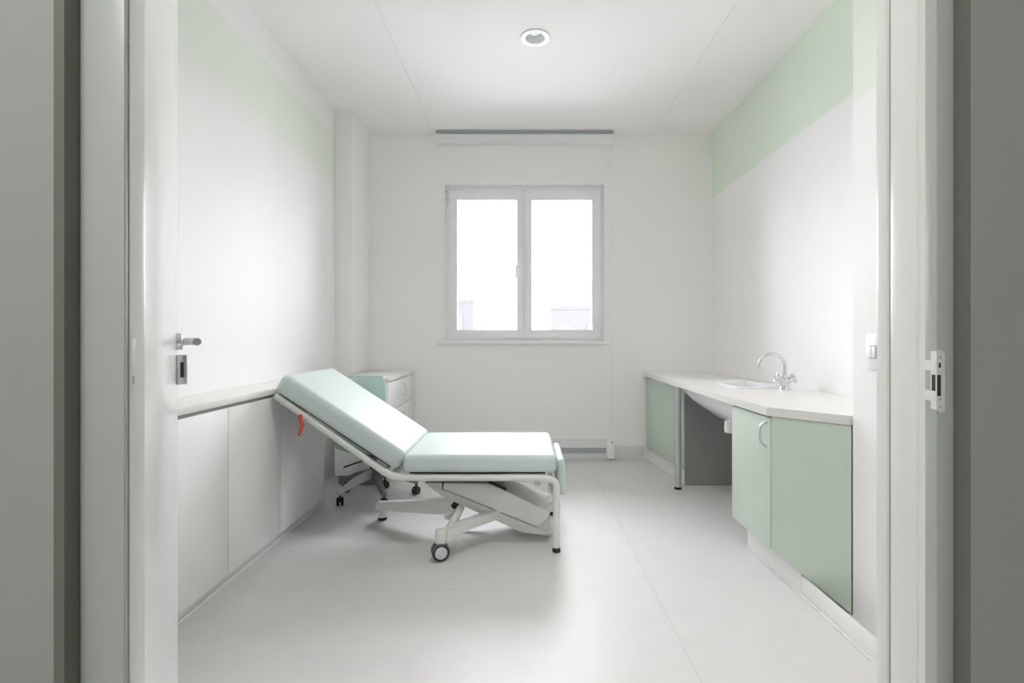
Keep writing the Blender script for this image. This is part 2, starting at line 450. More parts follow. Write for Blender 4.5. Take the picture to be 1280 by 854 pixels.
# ------------------------------------------------------------------ roller blind above the window
bl = thing('roller_blind', 'white roller blind cassette with grey top rail above the window', 'blind', (0, DB-0.05, P(0, 178, 4.82).z))
bx0, bx1 = P(544.5, 0, 4.82).x, P(766.5, 0, 4.82).x
zt, zb = P(0, 164, 4.82).z, P(0, 177.5, 4.82).z
prism('cassette', [(4.818, zb+0.004), (4.822, zb), (4.895, zb), (4.895, zt-0.016), (4.83, zt-0.016), (4.818, zt-0.03)], bx0, bx1, 'blind_fabric', bl, axis='x')
box('mounting_rail', (bx0, 4.81, zt-0.014), (bx1, 4.898, zt+0.004), 'upvc_grey', bl, bev=0.002)
for x in (bx0, bx1):
    box('end_bracket', (x-0.006, 4.814, zb-0.001), (x+0.006, 4.896, zt-0.015), 'plastic_white', bl, bev=0.002)
for px, pyb in ((549.5, 232), (764, 531)):
    x = P(px, 0, 4.885).x
    tube('pull_cord', [(x, 4.885, zb-0.002), (x, 4.885, P(0, pyb, 4.885).z)], 0.0022, 'plastic_white', bl, 6)
x = P(764, 0, 4.885).x
lathe('cord_end', [(0.001, 0.03), (0.006, 0.022), (0.007, 0.0), (0.0001, -0.003)], (x, 4.885, P(0, 536, 4.885).z), 'plastic_white', bl, 12)

# ------------------------------------------------------------------ convector heater under the window
ht = thing('convector_heater', 'low white convector heater with grey grille along the back wall', 'heater', (0.1, 4.85, 0))
zt = P(0, 551, 4.84).z
prism('casing', [(4.84, 0.022), (4.895, 0.022), (4.895, zt), (4.855, zt), (4.84, zt-0.045)], HX0, HX1-0.075, 'skirting', ht, axis='x')
box('base_strip', (HX0, 4.852, 0.0), (HX1-0.05, 4.895, 0.020), 'plinth_white', ht)
zg0, zg1 = P(0, 567, 4.84).z, P(0, 560, 4.84).z
box('grille_recess', (HX0+0.03, 4.8385, zg0), (HX1-0.085, 4.8405, zg1), 'grille_grey', ht)
for k in range(3):
    z = zg0+(zg1-zg0)*(k+0.5)/3
    box('grille_bar', (HX0+0.03, 4.834, z-0.004), (HX1-0.085, 4.8383, z+0.004), 'alu', ht)
box('top_rail', (HX0, 4.832, zg1+0.002), (HX1-0.075, 4.8398, zg1+0.016), 'plastic_white', ht, bev=0.002)
ec = box('end_cap', (HX1-0.074, 4.83, 0.016), (HX1, 4.896, zt+0.006), 'plastic_white', ht, bev=0.005)
lathe('dial_hole', [(0.006, 0), (0.006, -0.003), (0.0001, -0.003)], (HX1-0.028, 4.829, zt-0.012), 'dark_slot', ec, 12, 'y')

# ------------------------------------------------------------------ recessed ceiling lamp
def downlight(dlx, dly, label, watts):
    cl = thing('recessed_downlight', label, 'light', (dlx, dly, ZC), 'recessed downlights in the ceiling')
    bm = bmesh.new(); bm_lathe(bm, [(0.072, 0.0005), (0.097, -0.0002), (0.099, -0.004), (0.094, -0.008), (0.062, -0.006), (0.0605, 0.002), (0.072, 0.002), (0.072, 0.0005)], (dlx, dly, ZC), 40, caps=False)
    obj('trim_ring', bm, 'plastic_white', cl, 35)
    bm = bmesh.new(); bm_lathe(bm, [(0.0600, 0.001), (0.050, 0.03), (0.042, 0.05), (0.0001, 0.0505), (0.0001, 0.053), (0.045, 0.053), (0.053, 0.032), (0.0640, 0.003), (0.0600, 0.001)], (dlx, dly, ZC), 40, caps=False)
    obj('reflector', bm, 'lamp_cone', cl, 35)
    lathe('diffuser', [(0.0001, 0.0225), (0.026, 0.0245), (0.039, 0.036), (0.040, 0.0465), (0.0001, 0.0495)], (dlx, dly, ZC), 'lamp_diffuser', cl, 40)
    if not watts: return
    l = bpy.data.lights.new('added_fill_light', 'AREA'); l.shape = 'DISK'; l.size = 0.072; l.energy = watts; l.color = (1.0, 0.985, 0.96)
    o = bpy.data.objects.new('added_fill_light', l); COL.objects.link(o); o.location = (0, 0, 0.021); o.parent = cl
downlight(0.072, 3.33, 'round white recessed downlight in the ceiling above the couch', 0.0)
downlight(0.072, 1.75, 'added out-of-view recessed fill downlight in the ceiling near the door', FILL_LAMP)  # added out of view to brighten the lower part of the room

# ------------------------------------------------------------------ white low cabinets along the left wall
WTOP = 0.872
LX = -1.362
lab = ['white handleless low cabinet beside the couch\'s raised head, ending at the swivel chair',
       'middle of the three white handleless low cabinets along the pale wall',
       'white handleless low cabinet standing next to the open door']
for i, (y0, y1) in enumerate(((2.90, 3.50), (2.385, 2.90), (1.86, 2.385))):
    t = thing('low_cabinet', lab[i], 'cabinet', ((LX+XL)/2, (y0+y1)/2, 0), 'white low cabinets by the left wall')
    box('body', (XL+0.002, y0+0.0015, 0.07), (LX-0.021, y1-0.0015, WTOP-0.032), 'white_laminate', t)
    box('shadow_rail', (LX-0.040+0.02, y0+0.0015, WTOP-0.050), (LX-0.012, y1-0.0015, WTOP-0.033), 'shadow_gap_grey', t)
    box('door', (LX-0.020, y0+0.003, 0.055), (LX, y1-0.003, WTOP-0.047), 'white_laminate', t, bev=0.0015)
    box('plinth', (LX-0.045, y0+0.0005, 0.0), (LX-0.028, y1-0.0005, 0.069), 'plinth_white', t)
    box('plinth_bead', (LX-0.028, y0+0.0005, 0.0), (LX-0.022, y1-0.0005, 0.012), 'plastic_white', t)
    if i == 0:
        box('end_panel', (XL+0.002, y1, 0.0), (LX+0.002, y1+0.030, WTOP-0.032), 'white_laminate', t, bev=0.0015)
tag(box('worktop', (XL+0.001, 1.85, WTOP-0.030), (LX+0.008, 3.535, WTOP), 'worktop_laminate', bev=0.003),
    'long shallow white worktop over the handleless low cabinets', 'worktop')

# ------------------------------------------------------------------ drawer unit in the back left corner
UX, UY, UZ = -1.045, 3.985, 0.838
du_ = thing('drawer_unit', 'white drawer unit with steel bow handles in the back corner by the column', 'drawers', (-1.25, 4.44, 0))
UXL = -1.455
box('body', (UXL, UY+0.012, 0.09), (UX-0.02, DB-0.022, UZ-0.03), 'white_laminate', du_)
box('plinth', (UXL+0.01, UY+0.05, 0.0), (UX-0.06, DB-0.03, 0.089), 'shadow_gap_grey', du_)
box('top', (UXL-0.0, UY, UZ-0.028), (UX+0.006, DB-0.018, UZ), 'worktop_laminate', du_, bev=0.003)
box('front_panel', (UXL, UY+0.002, 0.085), (UX-0.0005, UY+0.0115, UZ-0.03), 'white_laminate', du_)
def bow(name, path, r, parent, m='satin_steel'):
    return tube(name, fillet(path, 0.06, 8), r, m, parent, 10)
for k, (z0, z1) in enumerate(((0.575, UZ-0.040), (0.335, 0.571), (0.095, 0.331))):
    d = box('drawer', (UX-0.0195, UY+0.014, z0), (UX, DB-0.024, z1), 'white_laminate', du_, bev=0.0015)
    zc = z1-0.085 if k == 0 else (z0+z1)/2
    yc = 4.43
    bow('handle', [(UX, yc, zc+0.055), (UX+0.03, yc, zc+0.045), (UX+0.03, yc, zc-0.045), (UX, yc, zc-0.055)], 0.006, d)

# ------------------------------------------------------------------ swivel chair behind the couch
CX, CY = -1.08, 3.735
ch = thing('swivel_chair', 'pale teal plastic shell swivel chair behind the couch backrest', 'chair', (CX, CY, 0))
rot = math.radians(-8)
MC = Matrix.Translation((CX-0.03, CY, -0.035)) @ Matrix.Rotation(rot, 4, 'Z')
# shell profile (y, z) swept over the width; the back faces the camera
prof = [(-0.160, 0.925), (-0.174, 0.80), (-0.185, 0.66), (-0.185, 0.54), (-0.172, 0.44), (-0.135, 0.375), (-0.07, 0.35), (0.03, 0.35), (0.12, 0.36), (0.18, 0.355), (0.21, 0.335)]
def shell():
    bm = bmesh.new(); nu = 12; grid = []
    N = len(prof)
    for i, (y, z) in enumerate(prof):
        t = i/(N-1)
        hw = 0.165+0.055*math.sin(min(1, t*1.6)*math.pi/2) if i < 6 else 0.22-0.02*((i-5)/(N-6))**3
        row = []
        for k in range(nu+1):
            u = -1+2*k/nu
            curve = 0.035*u*u
            # back curls forward, seat curls up
            yy = y + (curve if i < 6 else 0); zz = z + (curve*0.8 if i >= 5 else 0)
            row.append(bm.verts.new((u*hw, yy, zz)))
        grid.append(row)
    for a in range(N-1):
        for k in range(nu):
            bm.faces.new((grid[a][k], grid[a][k+1], grid[a+1][k+1], grid[a+1][k]))
    bmesh.ops.recalc_face_normals(bm, faces=list(bm.faces))
    r = bmesh.ops.solidify(bm, geom=list(bm.faces), thickness=0.012)
    bmesh.ops.transform(bm, matrix=MC, verts=bm.verts)
    o = obj('shell', bm, 'chair_shell', ch, 45)
    md = o.modifiers.new('sub', 'SUBSURF'); md.levels = 1; md.render_levels = 1
    return o
shell()
bm = bmesh.new(); bm_lathe(bm, [(0.030, 0.15), (0.030, 0.24), (0.018, 0.245), (0.018, 0.285), (0.07, 0.287), (0.07, 0.302), (0.0001, 0.302)], (CX, CY, 0), 20)
obj('column', bm, 'chair_leg_dark', ch, 35)
tube('tilt_lever', [(CX-0.03, CY-0.05, 0.285), (CX-0.17, CY-0.15, 0.25)], 0.006, 'rubber', ch, 8)
tube('adjust_rod', [(CX+0.01, CY-0.12, 0.30), (CX+0.01, CY-0.125, 0.235)], 0.005, 'rubber', ch, 8)
for k, a in enumerate((-60, 12, 84, 156, 228)):
    aa = math.radians(a)
    d = Vector((math.cos(aa), math.sin(aa), 0))
    if d.y > 0.5: L = 0.22
    else: L = 0.31 if k == 1 else 0.28
    c = Vector((CX, CY, 0))
    bm = bmesh.new()
    n = Vector((-d.y, d.x, 0))
    A = c+d*0.02; B = c+d*L
    vs = []
    for p, hw, zt_, zb_ in ((A, 0.030, 0.205, 0.150), (c+d*L*0.55, 0.024, 0.165, 0.120), (B, 0.017, 0.105, 0.075)):
        vs.append([bm.verts.new(p+n*s*hw+Vector((0, 0, z))) for s, z in ((-1, zb_), (1, zb_), (0.6, zt_), (-0.6, zt_))])
    for q in range(2):
        for j in range(4):
            bm.faces.new((vs[q][j], vs[q][(j+1) % 4], vs[q+1][(j+1) % 4], vs[q+1][j]))
    bm.faces.new(vs[0][::-1]); bm.faces.new(vs[-1])
    arm = obj('base_arm', bm, 'chair_arm_grey' if k == 4 else 'chair_leg_dark', ch)
    bm = bmesh.new()
    for s in (-1, 1):
        bm_lathe(bm, [(0.006, -0.010), (0.026, -0.009), (0.029, -0.004), (0.029, 0.004), (0.026, 0.009), (0.006, 0.010)], (0, s*0.014, 0.029), 18, 'y')
    bm_box(bm, (-0.022, -0.006, 0.03), (0.018, 0.006, 0.062), 0.003)
    bm_lathe(bm, [(0.008, 0.06), (0.008, 0.09)], (0, 0, 0), 10)
    bmesh.ops.transform(bm, matrix=Matrix.Translation(B-d*0.015) @ Matrix.Rotation(aa+math.radians(60), 4, 'Z'), verts=bm.verts)
    obj('castor', bm, 'rubber', arm, 40)

# ------------------------------------------------------------------ examination couch
YN, YFAR = 2.78, 3.36
def C(px, py, y=YN): return P(px, py, y)
co = thing('examination_couch', 'pale mint padded examination couch with raised backrest on white steel frame', 'couch', (-0.35, 3.05, 0))

def cushion(name, lo, hi, bev, M=None, crown=0.0):
    bm = bmesh.new(); t = bmesh.new()
    lo = Vector(lo); hi = Vector(hi); d = hi-lo
    bmesh.ops.create_cube(t, size=1)
    for v in t.verts: v.co = Vector((v.co.x*d.x, v.co.y*d.y, v.co.z*d.z))+(lo+hi)/2
    bmesh.ops.bevel(t, geom=list(t.edges), offset=bev, segments=6, profile=0.55, affect='EDGES')
    cx, cy = (lo.x+hi.x)/2, (lo.y+hi.y)/2
    merge(bm, t)
    if crown:
        bmesh.ops.bisect_plane(bm, geom=list(bm.verts)+list(bm.edges)+list(bm.faces), plane_co=(cx, 0, 0), plane_no=(1, 0, 0))
        for f in (0.25, 0.4, 0.6, 0.75):
            bmesh.ops.bisect_plane(bm, geom=list(bm.verts)+list(bm.edges)+list(bm.faces), plane_co=(0, lo.y+d.y*f, 0), plane_no=(0, 1, 0))
            bmesh.ops.bisect_plane(bm, geom=list(bm.verts)+list(bm.edges)+list(bm.faces), plane_co=(lo.x+d.x*f, 0, 0), plane_no=(1, 0, 0))
        for v in bm.verts:
            if v.co.z > (lo.z+hi.z)/2:
                u = abs((v.co.x-cx)/(d.x/2)); s = abs((v.co.y-cy)/(d.y/2))
                v.co.z += crown*(1-u*u)*(1-s*s)
    if M is not None: bmesh.ops.transform(bm, matrix=M, verts=bm.verts)
    return obj(name, bm, 'vinyl_pad', co, 60)

zs0, zs1 = C(0, 591.5, 2.76).z, 0.522
sx0, sx1 = C(503, 0, 2.76).x, C(696, 0, 2.76).x
cushion('seat_pad', (sx0, 2.755, zs0), (sx1, 3.45, zs1), 0.032, crown=0.006)
# backrest: local x runs from joint to the head
j0 = C(492, 587.5, 2.76); h0 = C(340.5, 488, 2.76)
v = Vector((h0.x-j0.x, h0.z-j0.z)); BL = v.length; ba = math.atan2(v.y, -v.x)
MB_ = Matrix.Translation((j0.x+0.002, 0, j0.z)) @ Matrix.Rotation(ba, 4, 'Y')
bp = cushion('backrest_pad', (-BL, 2.755, 0.0), (0.012, 3.45, 0.108), 0.034, MB_, crown=0.006)
# backing boards
prism('seat_board', [(sx0+0.03, zs0-0.014), (sx1-0.06, zs0-0.014), (sx1-0.06, zs0-0.001), (sx0+0.03, zs0-0.001)], 2.80, 3.40, 'rubber', co, axis='y')
bm = bmesh.new(); bm_box(bm, (-BL+0.03, 2.80, -0.012), (-0.03, 3.40, -0.001), 0.0, 2, MB_); obj('backrest_board', bm, 'rubber', co)
# leg rest folded down at the foot end
lt = Vector((0.180, 0, 0.475)); lb = Vector((0.190, 0, 0.285))
a = math.atan2(lb.x-lt.x, -(lb.z-lt.z))
ML = Matrix.Translation(lt) @ Matrix.Rotation(-a, 4, 'Y')
cushion('leg_pad', (-0.0, 2.86, -0.20), (0.046, 3.33, 0.0), 0.021, ML)

# side rails: tube along backrest, under the seat, then down to the floor
def rail(y, name):
    k = YN
    pts = [P(344.5, 494.5, k), P(484, 592.5, k), P(501, 597.2, k), P(678, 597, k), P(695.5, 601, k), P(695.5, 684, k)]
    pts = [Vector((p.x, y, p.z)) for p in pts]
    path = fillet(pts[:1]+pts[1:3]+pts[3:], 0.05, 6)
    r = tube(name, path, 0.0185, 'couch_paint', co, 14)
    e = pts[-1]
    f = lathe('foot', [(0.022, 0.0), (0.023, 0.006), (0.021, 0.016), (0.019, 0.02), (0.019, e.z)], (e.x, y, 0.0), 'rubber', r, 16)
    # hinge sleeve at the joint
    j = P(491, 594.5, k)
    bm = bmesh.new(); bm_tube(bm, [(j.x-0.045, y, j.z+0.024), (j.x-0.010, y, j.z+0.002), (j.x+0.045, y, j.z-0.011)], 0.0215, 14)
    obj('hinge_sleeve', bm, 'couch_paint', r, 50)
    return r
rn = rail(YN, 'side_rail'); rf = rail(YFAR, 'side_rail')
# cross tubes
for px, py in ((360, 505), (478, 592), (520, 598), (668, 598)):
    p = P(px, py, YN)
    tube('cross_tube', [(p.x, YN+0.012, p.z), (p.x, YFAR-0.012, p.z)], 0.014, 'couch_paint', co, 10)
p = P(692, 650, YN)
tube('cross_tube', [(p.x, YN+0.012, 0.30), (p.x, YFAR-0.012, 0.30)], 0.013, 'couch_paint', co, 10)
# slanted drive housing
Q = lambda pts, k=2.90: [(C(px, py, k).x, C(px, py, k).z) for px, py in pts]
hz_ = prism('drive_housing', Q([(555, 604), (613, 604.5), (688, 641), (684, 648), (672, 659), (553.6, 611)]), 2.90, 3.24, 'couch_paint', co, axis='y', bev=0.004)
prism('drive_tray', Q([(530, 604), (552.5, 604), (552, 612), (671, 660.5), (690, 664), (690, 671), (652, 666), (552, 621)]), 2.905, 3.235, 'couch_paint_grey', co, axis='y', bev=0.003)
bm = bmesh.new()
bm_box(bm, (C(616, 0).x, 2.92, C(0, 611).z), (C(632, 0).x, 3.2, C(0, 603).z), 0.004)
bm_tube(bm, [C(611, 602.5, 2.88)+Vector((0, 0, 0)), C(633, 612, 2.88)], 0.008, 8)
obj('actuator', bm, 'rubber', co, 40)
bm = bmesh.new()
p0, p1 = C(640, 604, 3.28), C(690, 628, 3.28)
bm_tube(bm, [p0, p1], 0.022, 10)
obj('leg_rest_link', bm, 'couch_paint', co, 50)
p = C(672, 603, 2.86)
lathe('link_pivot', [(0.016, -0.02), (0.016, 0.02)], p, 'hub_grey', co, 16, 'y')
# stretcher to the near leg
e = C(690, 667)
tube('stretcher', [(e.x-0.02, 2.93, C(0, 668, 2.9).z), (C(695, 0).x, YN+0.01, C(0, 668).z)], 0.014, 'couch_paint', co, 10)
# beam and foot on the far side of the backrest end
fb = Vector((C(478, 0, 3.27).x, 3.27, 0))
bm = bmesh.new()
pa = [(fb+Vector((-0.028, 0, 0)), 0.066, 0.112, 0.026), (Vector((-0.47, 3.03, 0)), 0.120, 0.205, 0.030), (Vector((-0.36, 2.97, 0)), 0.150, 0.235, 0.030)]
rings = []
dn = Vector((0.24, 0.43, 0)).normalized()
for p, z0, z1, hw in pa:
    rings.append([bm.verts.new(p+dn*s*hw+Vector((0, 0, z))) for s, z in ((-1, z0), (1, z0), (1, z1), (-1, z1))])
for q in range(2):
    for j in range(4): bm.faces.new((rings[q][j], rings[q][(j+1) % 4], rings[q+1][(j+1) % 4], rings[q+1][j]))
bm.faces.new(rings[0][::-1]); bm.faces.new(rings[-1])
bmesh.ops.recalc_face_normals(bm, faces=list(bm.faces))
bmesh.ops.bevel(bm, geom=list(bm.edges), offset=0.004, segments=2, affect='EDGES')
bmB = obj('base_beam', bm, 'couch_paint', co, 40)
lathe('foot_post', [(0.027, 0.018), (0.028, 0.10), (0.024, 0.108), (0.0001, 0.109)], fb, 'couch_paint', bmB, 18)
lathe('foot', [(0.026, 0.0), (0.028, 0.004), (0.027, 0.017), (0.0001, 0.0175)], fb, 'rubber', bmB, 18)
# beam from the near castor across to the far side
ca = Vector((C(551, 0, 2.68).x, 2.68, 0))
bm = bmesh.new()
path = [ca+Vector((0.02, 0.0, 0.125)), Vector((-0.30, 2.78, 0.150)), Vector((-0.16, 2.92, 0.155)), Vector((-0.02, 3.06, 0.155)), Vector((0.16, 3.24, 0.15))]
rings = []
for i, p in enumerate(path):
    d = (path[min(i+1, 4)]-path[max(i-1, 0)]).normalized(); n = Vector((-d.y, d.x, 0)).normalized()
    rings.append([bm.verts.new(p+n*s*0.024+Vector((0, 0, z))) for s, z in ((-1, -0.024), (1, -0.024), (1, 0.024), (-1, 0.024))])
for q in range(4):
    for j in range(4): bm.faces.new((rings[q][j], rings[q][(j+1) % 4], rings[q+1][(j+1) % 4], rings[q+1][j]))
bm.faces.new(rings[0][::-1]); bm.faces.new(rings[-1])
cb = obj('base_beam', bm, 'couch_paint', co)
lathe('castor_socket', [(0.029, 0.088), (0.030, 0.15), (0.026, 0.156), (0.0001, 0.157)], ca, 'couch_paint', cb, 18)
ff = Vector((0.19, 3.27, 0))
# slanted post between beam and housing
bm = bmesh.new()
A = C(560, 666, 2.74); B = C(576, 634, 2.86)
bm_tube(bm, [A, B], [0.030, 0.026], 4)
obj('lift_post', bm, 'couch_paint', co)
bm = bmesh.new(); A = C(571, 640, 2.98); B = C(577, 620, 2.98)
bm_tube(bm, [C(566, 634, 2.95), C(578, 622, 2.95)], 0.016, 10); obj('post_pivot', bm, 'rubber', co, 50)
bm = bmesh.new(); A = C(572, 655, 3.10); B = C(608, 643, 3.14)
bm_tube(bm, [A, B], 0.018, 4); obj('cross_beam', bm, 'couch_paint', co)
lathe('pedal', [(0.0001, 0.012), (0.014, 0.010), (0.018, 0.0), (0.014, -0.008), (0.0001, -0.009)], C(559, 647, 2.86), 'hub_grey', co, 16)
tube('pedal_arm', [C(559, 646, 2.86), C(572, 641, 2.90)], 0.007, 'hub_grey', co, 8)
# twin wheel castor
cs = bpy.data.objects.new('castor', None)
aa = math.radians(18)
MW = Matrix.Translation((ca.x-0.002, ca.y-0.005, 0.046)) @ Matrix.Rotation(aa, 4, 'Z')
bm = bmesh.new()
for s in (-1, 1):
    bm_lathe(bm, [(0.034, -0.013), (0.043, -0.012), (0.046, -0.006), (0.046, 0.006), (0.043, 0.012), (0.034, 0.013), (0.034, -0.013)], (0, s*0.018, 0), 28, 'y')
    bm_lathe(bm, [(0.0001, -0.008), (0.034, -0.008), (0.034, 0.008), (0.0001, 0.008)], (0, s*0.018, 0), 28, 'y')
bm_box(bm, (-0.012, -0.004, -0.01), (0.012, 0.004, 0.044), 0.002)
bmesh.ops.transform(bm, matrix=MW, verts=bm.verts)
cw = obj('castor', bm, 'tyre', co, 35)
bm = bmesh.new(); bm_lathe(bm, [(0.033, -0.0265), (0.033, -0.030), (0.028, -0.033), (0.0001, -0.0335)], (0, 0, 0), 28, 'y')
bmesh.ops.transform(bm, matrix=MW, verts=bm.verts)
obj('hub_cap', bm, 'hub_grey', cw, 35)
# red release lever under the head end
rl = tube('release_lever', [C(375.5, 519, 2.745), C(375.8, 526, 2.745), C(377.5, 532, 2.745), C(376, 538, 2.745), C(373.6, 544.5, 2.745)], [0.010, 0.010, 0.012, 0.009, 0.006], 'red_plastic', co, 12)
rl['label'] = 'red plastic release lever'
lathe('lever_knob', [(0.0001, 0.012), (0.010, 0.010), (0.013, 0.0), (0.010, -0.010), (0.0001, -0.012)], C(375.3, 521, 2.745), 'red_plastic', rl, 16)
tube('lever_pin', [C(375.3, 521, 2.745), C(387, 525, 2.765)], 0.004, 'satin_steel', rl, 8)

# ------------------------------------------------------------------ washbasin run along the right wall
CT = 0.825; CB = 0.785
FX = 1.135
SX0, SX1, SY0, SY1 = 1.345, 1.650, 3.30, 3.815        # basin rim
def rrect(x0, x1, y0, y1, r, n=5):
    pts = []
    for cx, cy, a0 in ((x1-r, y1-r, 0), (x0+r, y1-r, 90), (x0+r, y0+r, 180), (x1-r, y0+r, 270)):
        for k in range(n+1):
            a = math.radians(a0+90*k/n); pts.append((cx+r*math.cos(a), cy+r*math.sin(a)))
    return pts
ct = thing('basin_worktop', 'long pale worktop holding the washbasin, with an angled end and grey support leg', 'worktop', (1.45, 3.5, 0))
slab = [(FX, DB-0.003), (FX, 2.415), (1.352, 2.150), (XR-0.002, 2.150), (XR-0.002, DB-0.003)]
prism('slab', slab, CB, CT, 'worktop_laminate', ct, holes=[rrect(SX0+0.012, SX1-0.012, SY0+0.012, SY1-0.012, 0.03)])
# square edge band along the front and the angled end
bm = bmesh.new()
o1 = 0.0025
bm_prism(bm, [(FX-o1, DB-0.003), (FX-o1, 2.415-0.001), (1.352-0.002, 2.150-0.0025+0.0005), (1.352, 2.150), (FX, 2.415), (FX, DB-0.003)], CB, CT-0.0008, 'z')
obj('edge_band', bm, 'edge_band', ct)
lx, ly = 1.168, 3.93
lg = lathe('leg', [(0.025, 0.018), (0.025, CB-0.006)], (lx, ly, 0), 'alu', ct, 24)
lathe('foot', [(0.027, 0.0), (0.027, 0.016), (0.0255, 0.0178), (0.0001, 0.0178)], (lx, ly, 0), 'rubber', lg, 24)
lathe('flange', [(0.036, CB-0.006), (0.036, CB-0.0004)], (lx, ly, 0), 'alu', lg, 24)

# far cabinet, standing between the back wall and the knee space
fc = thing('base_cabinet', 'sage green two-door cabinet in the back corner, with dark grey side', 'cabinet', (1.5, 4.45, 0), 'sage green basin cabinets')
fa = Vector((1.150, 4.885)); fb2 = Vector((1.238, 4.02))
dd = (fb2-fa).normalized(); nn = Vector((dd.y, -dd.x))
if nn.x > 0: nn = -nn
def pt(t, off): p = fa+(fb2-fa)*t - nn*off; return (p.x, p.y)
prism('body', [pt(0, 0.021), pt(0.985, 0.021), (XR-0.003, 4.035), (XR-0.003, 4.885)], 0.121, CB-0.012, 'white_laminate', fc)
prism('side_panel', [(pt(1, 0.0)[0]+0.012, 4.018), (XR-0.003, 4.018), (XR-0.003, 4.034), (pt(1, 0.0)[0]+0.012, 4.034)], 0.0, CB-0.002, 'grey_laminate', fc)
prism('plinth', [pt(0, 0.022), pt(0.975, 0.022), pt(0.975, 0.038), pt(0, 0.038)], 0.0, 0.120, 'plinth_white', fc)
prism('top_rail', [pt(0, 0.006), pt(1, 0.006), pt(1, 0.0205), pt(0, 0.0205)], CB-0.012, CB-0.001, 'shadow_gap_grey', fc)
for t0, t1, hnd in ((0.005, 0.76, False), (0.765, 0.995, True)):
    d = prism('door', [pt(t0, 0), pt(t1, 0), pt(t1, 0.0195), pt(t0, 0.0195)], 0.122, CB-0.013, 'sage_laminate', fc, bev=0.0015)
    if hnd:
        q = fa+(fb2-fa)*0.95; zc = 0.705
        A = Vector((q.x, q.y, 0)); N3 = Vector((nn.x, nn.y, 0))
        bow('handle', [A+Vector((0, 0, zc+0.06)), A+N3*0.028+Vector((0, 0, zc+0.045)), A+N3*0.028+Vector((0, 0, zc-0.045)), A+Vector((0, 0, zc-0.06))], 0.006, d)

# near cabinet with the angled end
nc = thing('base_cabinet', 'sage green cabinet with angled end panel and one bow-handled door', 'cabinet', (1.5, 2.55, 0), 'sage green basin cabinets')
DX = 1.150
prism('body', [(DX+0.021, 2.862), (DX+0.021, 2.445), (1.375, 2.176), (XR-0.003, 2.176), (XR-0.003, 2.862)], 0.162, CB-0.012, 'white_laminate', nc)
box('plinth', (1.236, 2.3095, 0.0), (1.252, 2.86, 0.161), 'plinth_white', nc)
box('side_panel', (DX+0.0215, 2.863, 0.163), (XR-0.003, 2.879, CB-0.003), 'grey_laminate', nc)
box('top_rail', (DX+0.006, 2.44, CB-0.012), (DX+0.0205, 2.862, CB-0.001), 'shadow_gap_grey', nc)
d = box('door', (DX, 2.418, 0.160), (DX+0.0195, 2.862, CB-0.013), 'sage_laminate', nc, bev=0.0015)
yc, z0, z1 = 2.452, P(0, 559, 2.45).z, P(0, 527, 2.45).z
bow('handle', [(DX, yc, z1), (DX-0.030, yc, z1-0.018), (DX-0.034, yc, (z0+z1)/2), (DX-0.030, yc, z0+0.018), (DX, yc, z0)], 0.0062, d)
# the angled end panel: a board whose lower edge falls towards the wall
A = Vector((DX+0.002, 2.408)); B = Vector((1.357, 2.146))
e_ = (B-A).normalized(); nb = Vector((-e_.y, e_.x))
if nb.y < 0: nb = -nb
bm = bmesh.new(); L_ = (B-A).length
vs = []
for off in (0.0, 0.018):
    for (s, z) in ((0, 0.160), (1, 0.004), (1, CB-0.003), (0, CB-0.003)):
        p = A+e_*L_*s+nb*off; vs.append(bm.verts.new((p.x, p.y, z)))
for f in ((0, 1, 2, 3), (7, 6, 5, 4), (0, 4, 5, 1), (1, 5, 6, 2), (2, 6, 7, 3), (3, 7, 4, 0)): bm.faces.new([vs[i] for i in f])
obj('end_panel', bm, 'sage_laminate', nc)

# washbasin let into the worktop
sk = thing('washbasin', 'white ceramic inset washbasin in the pale worktop', 'sink', ((SX0+SX1)/2, (SY0+SY1)/2, CT))
def loft(name, loops, m, parent, cap=False, capstart=False):
    bm = bmesh.new(); rings = []
    for pts, z in loops: rings.append([bm.verts.new((p[0], p[1], z)) for p in pts])
    n = len(rings[0])
    for A, B in zip(rings, rings[1:]):
        for k in range(n): bm.faces.new((A[k], A[(k+1) % n], B[(k+1) % n], B[k]))
    if cap: bm.faces.new(rings[-1])
    if capstart: bm.faces.new(rings[0][::-1])
    return obj(name, bm, m, parent, 40)
g = 0.022
ins = lambda k: rrect(SX0+k, SX1-k, SY0+k, SY1-k, max(0.012, 0.045-k*0.3))
loft('rim', [(ins(0.0), CT+0.0005), (ins(0.001), CT+0.009), (ins(0.005), CT+0.012), (ins(0.022), CT+0.012), (ins(0.026), CT+0.008), (ins(0.028), CT-0.01), (ins(0.0275), CT-0.012), (ins(0.014), CT-0.012), (ins(0.013), CT+0.0002)], 'ceramic', sk)
loft('bowl', [(ins(0.0285), CT+0.004), (ins(0.034), CT-0.04), (ins(0.042), CT-0.085), (ins(0.065), CT-0.108), (ins(0.11), CT-0.115)], 'ceramic', sk, cap=True)
